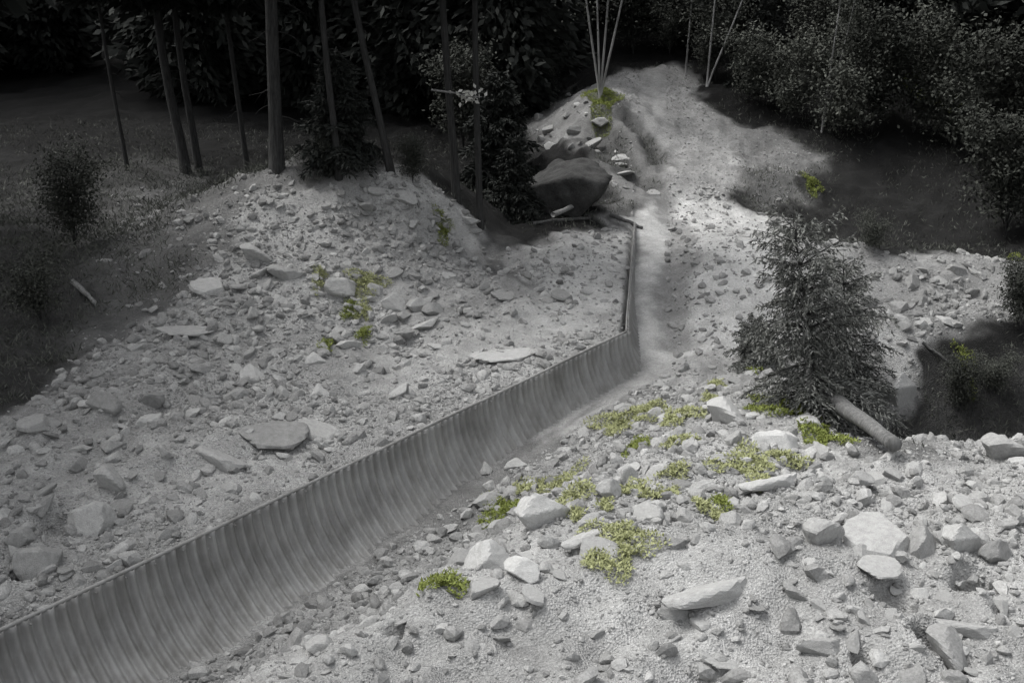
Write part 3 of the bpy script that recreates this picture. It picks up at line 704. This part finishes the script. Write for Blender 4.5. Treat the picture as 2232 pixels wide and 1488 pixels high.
# forest that closes round the clearing on the left (its shade falls on the lower left rubble)
for (x, y) in [(-18.5, 28), (-15, 27), (-12.8, 24), (-14.5, 20), (-12.5, 16), (-15.5, 13), (-17, 24), (-18, 17), (-13, 10), (-11.5, 6.5), (-14, 5), (-17, 8), (-12, 2), (-16, 0), (-19, 31)]:
    put_tree(TREES[random.randrange(4)], (x, y, float(H(x, y))), random.uniform(.25, .4), 0, 0, 'dark spruce at the left side of the clearing', 'spruces along the left side')
for (x, y) in [(15, 24), (17, 20), (15, 30), (18, 27), (19, 35), (14.5, 17), (17, 14), (21, 31)]:
    put_tree(TREES[random.randrange(4)], (x, y, float(H(x, y))), random.uniform(.25, .4), 0, 0, 'dark spruce at the right side of the gully', 'spruces along the right side')

# leafy shrubs
def shrub_proto(name, h, rad, n_, leaf, m, stems=5):
    root = empty(name, (0, 0, -200)); st = Buf(); fo = Buf(); C_ = []
    for k in range(stems):
        a = random.uniform(0, 6.28); t = np.linspace(0, 1, 8); L = h * random.uniform(.7, 1); R0 = rad * random.uniform(.2, .7)
        P = np.stack([np.cos(a) * R0 * t ** 1.3, np.sin(a) * R0 * t ** 1.3, L * t], -1) + .02 * h * rng.normal(size=(8, 3)) * t[:, None]
        st.tube(P, .02 * (1 - .8 * t) * h / 3, 5)
        for q in range(7):
            j = random.randint(2, 7); b_ = random.uniform(0, 6.28); l2 = rad * random.uniform(.3, .75)
            E = P[j] + np.array((math.cos(b_) * l2, math.sin(b_) * l2, l2 * random.uniform(0, .7)))
            st.tube([P[j], (P[j] + E) / 2 + (0, 0, .04 * h), E], [.008 * h / 3, .006 * h / 3, .002], 4)
            C_.append(P[j] + (E - P[j]) * rng.random((n_ // (stems * 7), 1)) + rng.normal(size=(n_ // (stems * 7), 3)) * rad * .13)
    C_ = np.concatenate(C_); C_[:, 2] = np.maximum(C_[:, 2], .03); m_ = len(C_)
    fo.leaves(C_, rng.normal(size=(m_, 3)) + np.array((0, 0, -.2)), leaf * rng.uniform(.6, 1.3, m_), leaf * .6 * rng.uniform(.6, 1.3, m_), up=np.array((0, 0, 1.)))
    st.build('stems', M_bark, root, True); fo.build('foliage', m, root); return root
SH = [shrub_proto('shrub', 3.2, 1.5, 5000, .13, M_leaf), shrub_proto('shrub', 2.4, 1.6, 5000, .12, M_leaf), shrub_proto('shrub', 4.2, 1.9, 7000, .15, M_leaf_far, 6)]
shr = [(1130, 150, 1.0, 0, 'grey-leaved bush under the trees left of the birch clump'), (1200, 175, .8, 1, 'low grey bush directly left of the birch clump'),
       (1080, 290, .9, 1, 'dim bush above the left shoulder of the great boulder'), (1180, 240, .6, 0, 'small bush on the earth bank above the great boulder'),
       (1010, 330, 1.0, 2, 'dark bush behind the trunk near the pale branch'), (1560, 180, 1.1, 0, 'leafy bush at the right side of the upper track'),
       (1640, 230, 1.1, 1, 'leafy bush further down the right side of the upper track'), (1720, 270, 1.0, 0, 'leafy bush above the verge right of the track'),
       (1830, 300, 1.2, 1, 'leafy bush over the left rim of the dark hollow'), (1900, 290, 1.0, 2, 'dark bush above the dark hollow'), (1990, 290, 1.3, 0, 'pale-leaved bush above the right part of the hollow'),
       (2080, 320, 1.1, 1, 'bush at the right rim of the dark hollow'), (2170, 380, 1.2, 2, 'dark bush near the right edge, upper one'), (2190, 520, 1.0, 2, 'dark bush near the right edge, lower one'),
       (1640, 120, 1.1, 2, 'dim tall bush high up right of the track'), (1760, 150, 1.1, 0, 'high bush in the thicket above the verge'), (1880, 170, 1.2, 2, 'dim high bush in the middle of the right thicket'), (2010, 170, 1.2, 1, 'high bush beside the olive tufts'),
       (1380, 120, 1.0, 2, 'dark bush behind the birch clump'), (1460, 120, .8, 0, 'bush at the very top end of the track'), (165, 545, .6, 2, 'black low bush at the left forest edge'), (90, 700, .6, 1, 'dim bush at the left edge beside the undergrowth'),
       (715, 384, .25, 2, 'dark low bush behind the mound crest'), (900, 400, .3, 2, 'dark low bush right of the leaning trunk'), (2090, 900, .3, 2, 'dark low bush in the gully bottom'), (2170, 860, .35, 1, 'dim bush on the right slope of the gully'),
       (2215, 720, .4, 2, 'dark bush at the right end of the far bank'), (1900, 545, .35, 1, 'tiny bush on the rim between hollow and far bank')]
for i, (px, py, s_, ki, lab) in enumerate(shr):
    p = at(px, py); r = copy_tree(SH[ki]); r.location = p; r.scale = (s_, s_, s_); r.rotation_euler = (0, 0, random.uniform(0, 6.28)); tag(r, lab, 'bush')
# small spruces in the shade
SS_ = []
for i in range(2):
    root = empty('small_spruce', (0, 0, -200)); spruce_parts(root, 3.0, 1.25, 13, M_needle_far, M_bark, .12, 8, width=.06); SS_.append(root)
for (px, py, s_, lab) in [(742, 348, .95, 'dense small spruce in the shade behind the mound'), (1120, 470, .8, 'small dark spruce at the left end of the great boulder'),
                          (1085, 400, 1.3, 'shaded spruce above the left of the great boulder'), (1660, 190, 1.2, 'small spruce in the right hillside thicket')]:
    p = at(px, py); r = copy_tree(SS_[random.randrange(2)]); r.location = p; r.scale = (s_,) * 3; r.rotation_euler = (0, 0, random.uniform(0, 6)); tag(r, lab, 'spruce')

# birches
def birch(base, stems, rpx, label, crown=True):
    p = at(*base); d = np.linalg.norm(p - CAM); root = empty('birch', p); tag(root, label, 'birch'); ends = []
    for (tx, ty) in stems:
        k = d / F; dx = (tx - base[0]) * k; dz = (base[1] - ty) * k * 1.02; t = np.linspace(0, 1, 14); ext = 2.6
        P = np.stack([dx * t * ext * (1 - .12 * t), .25 * t * random.uniform(-1, 1) + .02 * np.sin(t * 9), dz * t * ext], -1); P[0, 2] = -.1
        bf = Buf(); bf.tube(P, rpx * .72 * k * (1 - .6 * t), 8); bf.build('stem', M_bark_p, root, True); ends.append(P[8:])
        
    if crown:
        E = np.concatenate(ends); n_ = 4000; c = E[rng.integers(0, len(E), n_)] + rng.normal(size=(n_, 3)) * .55; bf = Buf()
        bf.leaves(c, rng.normal(size=(n_, 3)) + (0, 0, -.6), rng.uniform(.07, .13, n_), rng.uniform(.05, .09, n_)); bf.build('crown', M_leaf, root)
    return root
birch((1308, 212), [(1276, 40), (1318, 50), (1346, 40), (1300, 90)], 3.6, 'clump of thin pale birch stems fanning up from the top of the bank')
birch((1494, 165), [(1498, 40)], 3.0, 'single thin pale birch stem at the top end of the track')
birch((1540, 190), [(1547, 40), (1590, 60)], 3.0, 'dull double birch stem right of the top end of the track')
birch((1790, 290), [(1800, 100), (1812, 180)], 2.6, 'thin curved pale birch stems in the right thicket')
# pale broken branch with bright leaves
tq = at(985, 430); bq = np.array((0, 0, 0.)); dd = ray(1022, 212); tt = (tq[1] - .3) / dd[1]; q = CAM + dd * tt
root = empty('broken_branch', q); bf = Buf(); bf.tube([(-1.0, .3, .15), (-.4, .1, .1), (0, 0, 0), (.35, -.1, .02)], [.03, .025, .02, .01], 6); bf.build('stem', M_wood, root)
bf = Buf(); n_ = 60; bf.leaves(rng.normal(size=(n_, 3)) * (.2, .12, .09), rng.normal(size=(n_, 3)), .16, .09); bf.build('foliage', leaf_mat('pale_dry_leaves', (.4, .4, .37), (.7, .7, .66)), root)
tag(root, 'broken branch with pale dry leaves caught on the trunk above the boulder', 'branch')

# undergrowth: uncountable low leaves on the soil
n_ = 380000; x = rng.uniform(-24, 24, n_); y = rng.uniform(12, 62, n_); a = albedo_at(x, y)
w = (lip_sd(x, y) < 0) * ss(.025, .05, a) * (1 + .8 * (x < -6)) + (lip_sd(x, y) >= 0) * ((y > 33) | (x > 5.5)) * ss(.03, .06, a)
w = np.maximum(w, .22 * (a < .035) * (y < 46) * (y > 20))
w = w * (1 - ss(.12, .2, a)) * ss(-.5, .5, fbm(x, y, .5, 3) + .25); m_ = (rng.random(n_) < w) & (np.abs(x) < .58 * y + 1) & (lip_sd(x, y) * 0 == 0)
x, y = x[m_], y[m_]; z = H(x, y); n_ = len(x); hh = rng.random(n_)
bf = Buf(); bf.leaves(np.stack([x, y, z + hh * np.where(x < -6, .3, .12) * (.4 + ss(-.4, .5, fbm(x, y, .9, 2)))], -1), np.stack([rng.normal(size=n_) * .7, rng.normal(size=n_) * .7, rng.uniform(.3, 1.4, n_)], -1), rng.uniform(.08, .22, n_), rng.uniform(.012, .032, n_))
tag(bf.build('undergrowth', M_under), 'dim grass and low leaves covering the forest edge', 'undergrowth', kind='stuff'); print('undergrowth', n_)
# far wood on the hill behind, one mass
n_ = 60000; x = rng.uniform(-110, 120, n_); y = 96 + rng.random(n_) * 22; z = H(x, y, False) + rng.random(n_) * 20 * (.7 + .3 * vnoise(x * .25, 0))
bf = Buf(); bf.leaves(np.stack([x, y, z], -1), rng.normal(size=(n_, 3)) + (0, 0, -.8), rng.uniform(.8, 1.8, n_), rng.uniform(.5, 1.0, n_))
tag(bf.build('distant_wood', M_needle_far), 'black far-off spruce wood closing the view', 'wood', kind='stuff')
# prototypes were only moulds
for r in TREES + SH + SS_:
    for c in list(r.children): bpy.data.objects.remove(c)
    bpy.data.objects.remove(r)
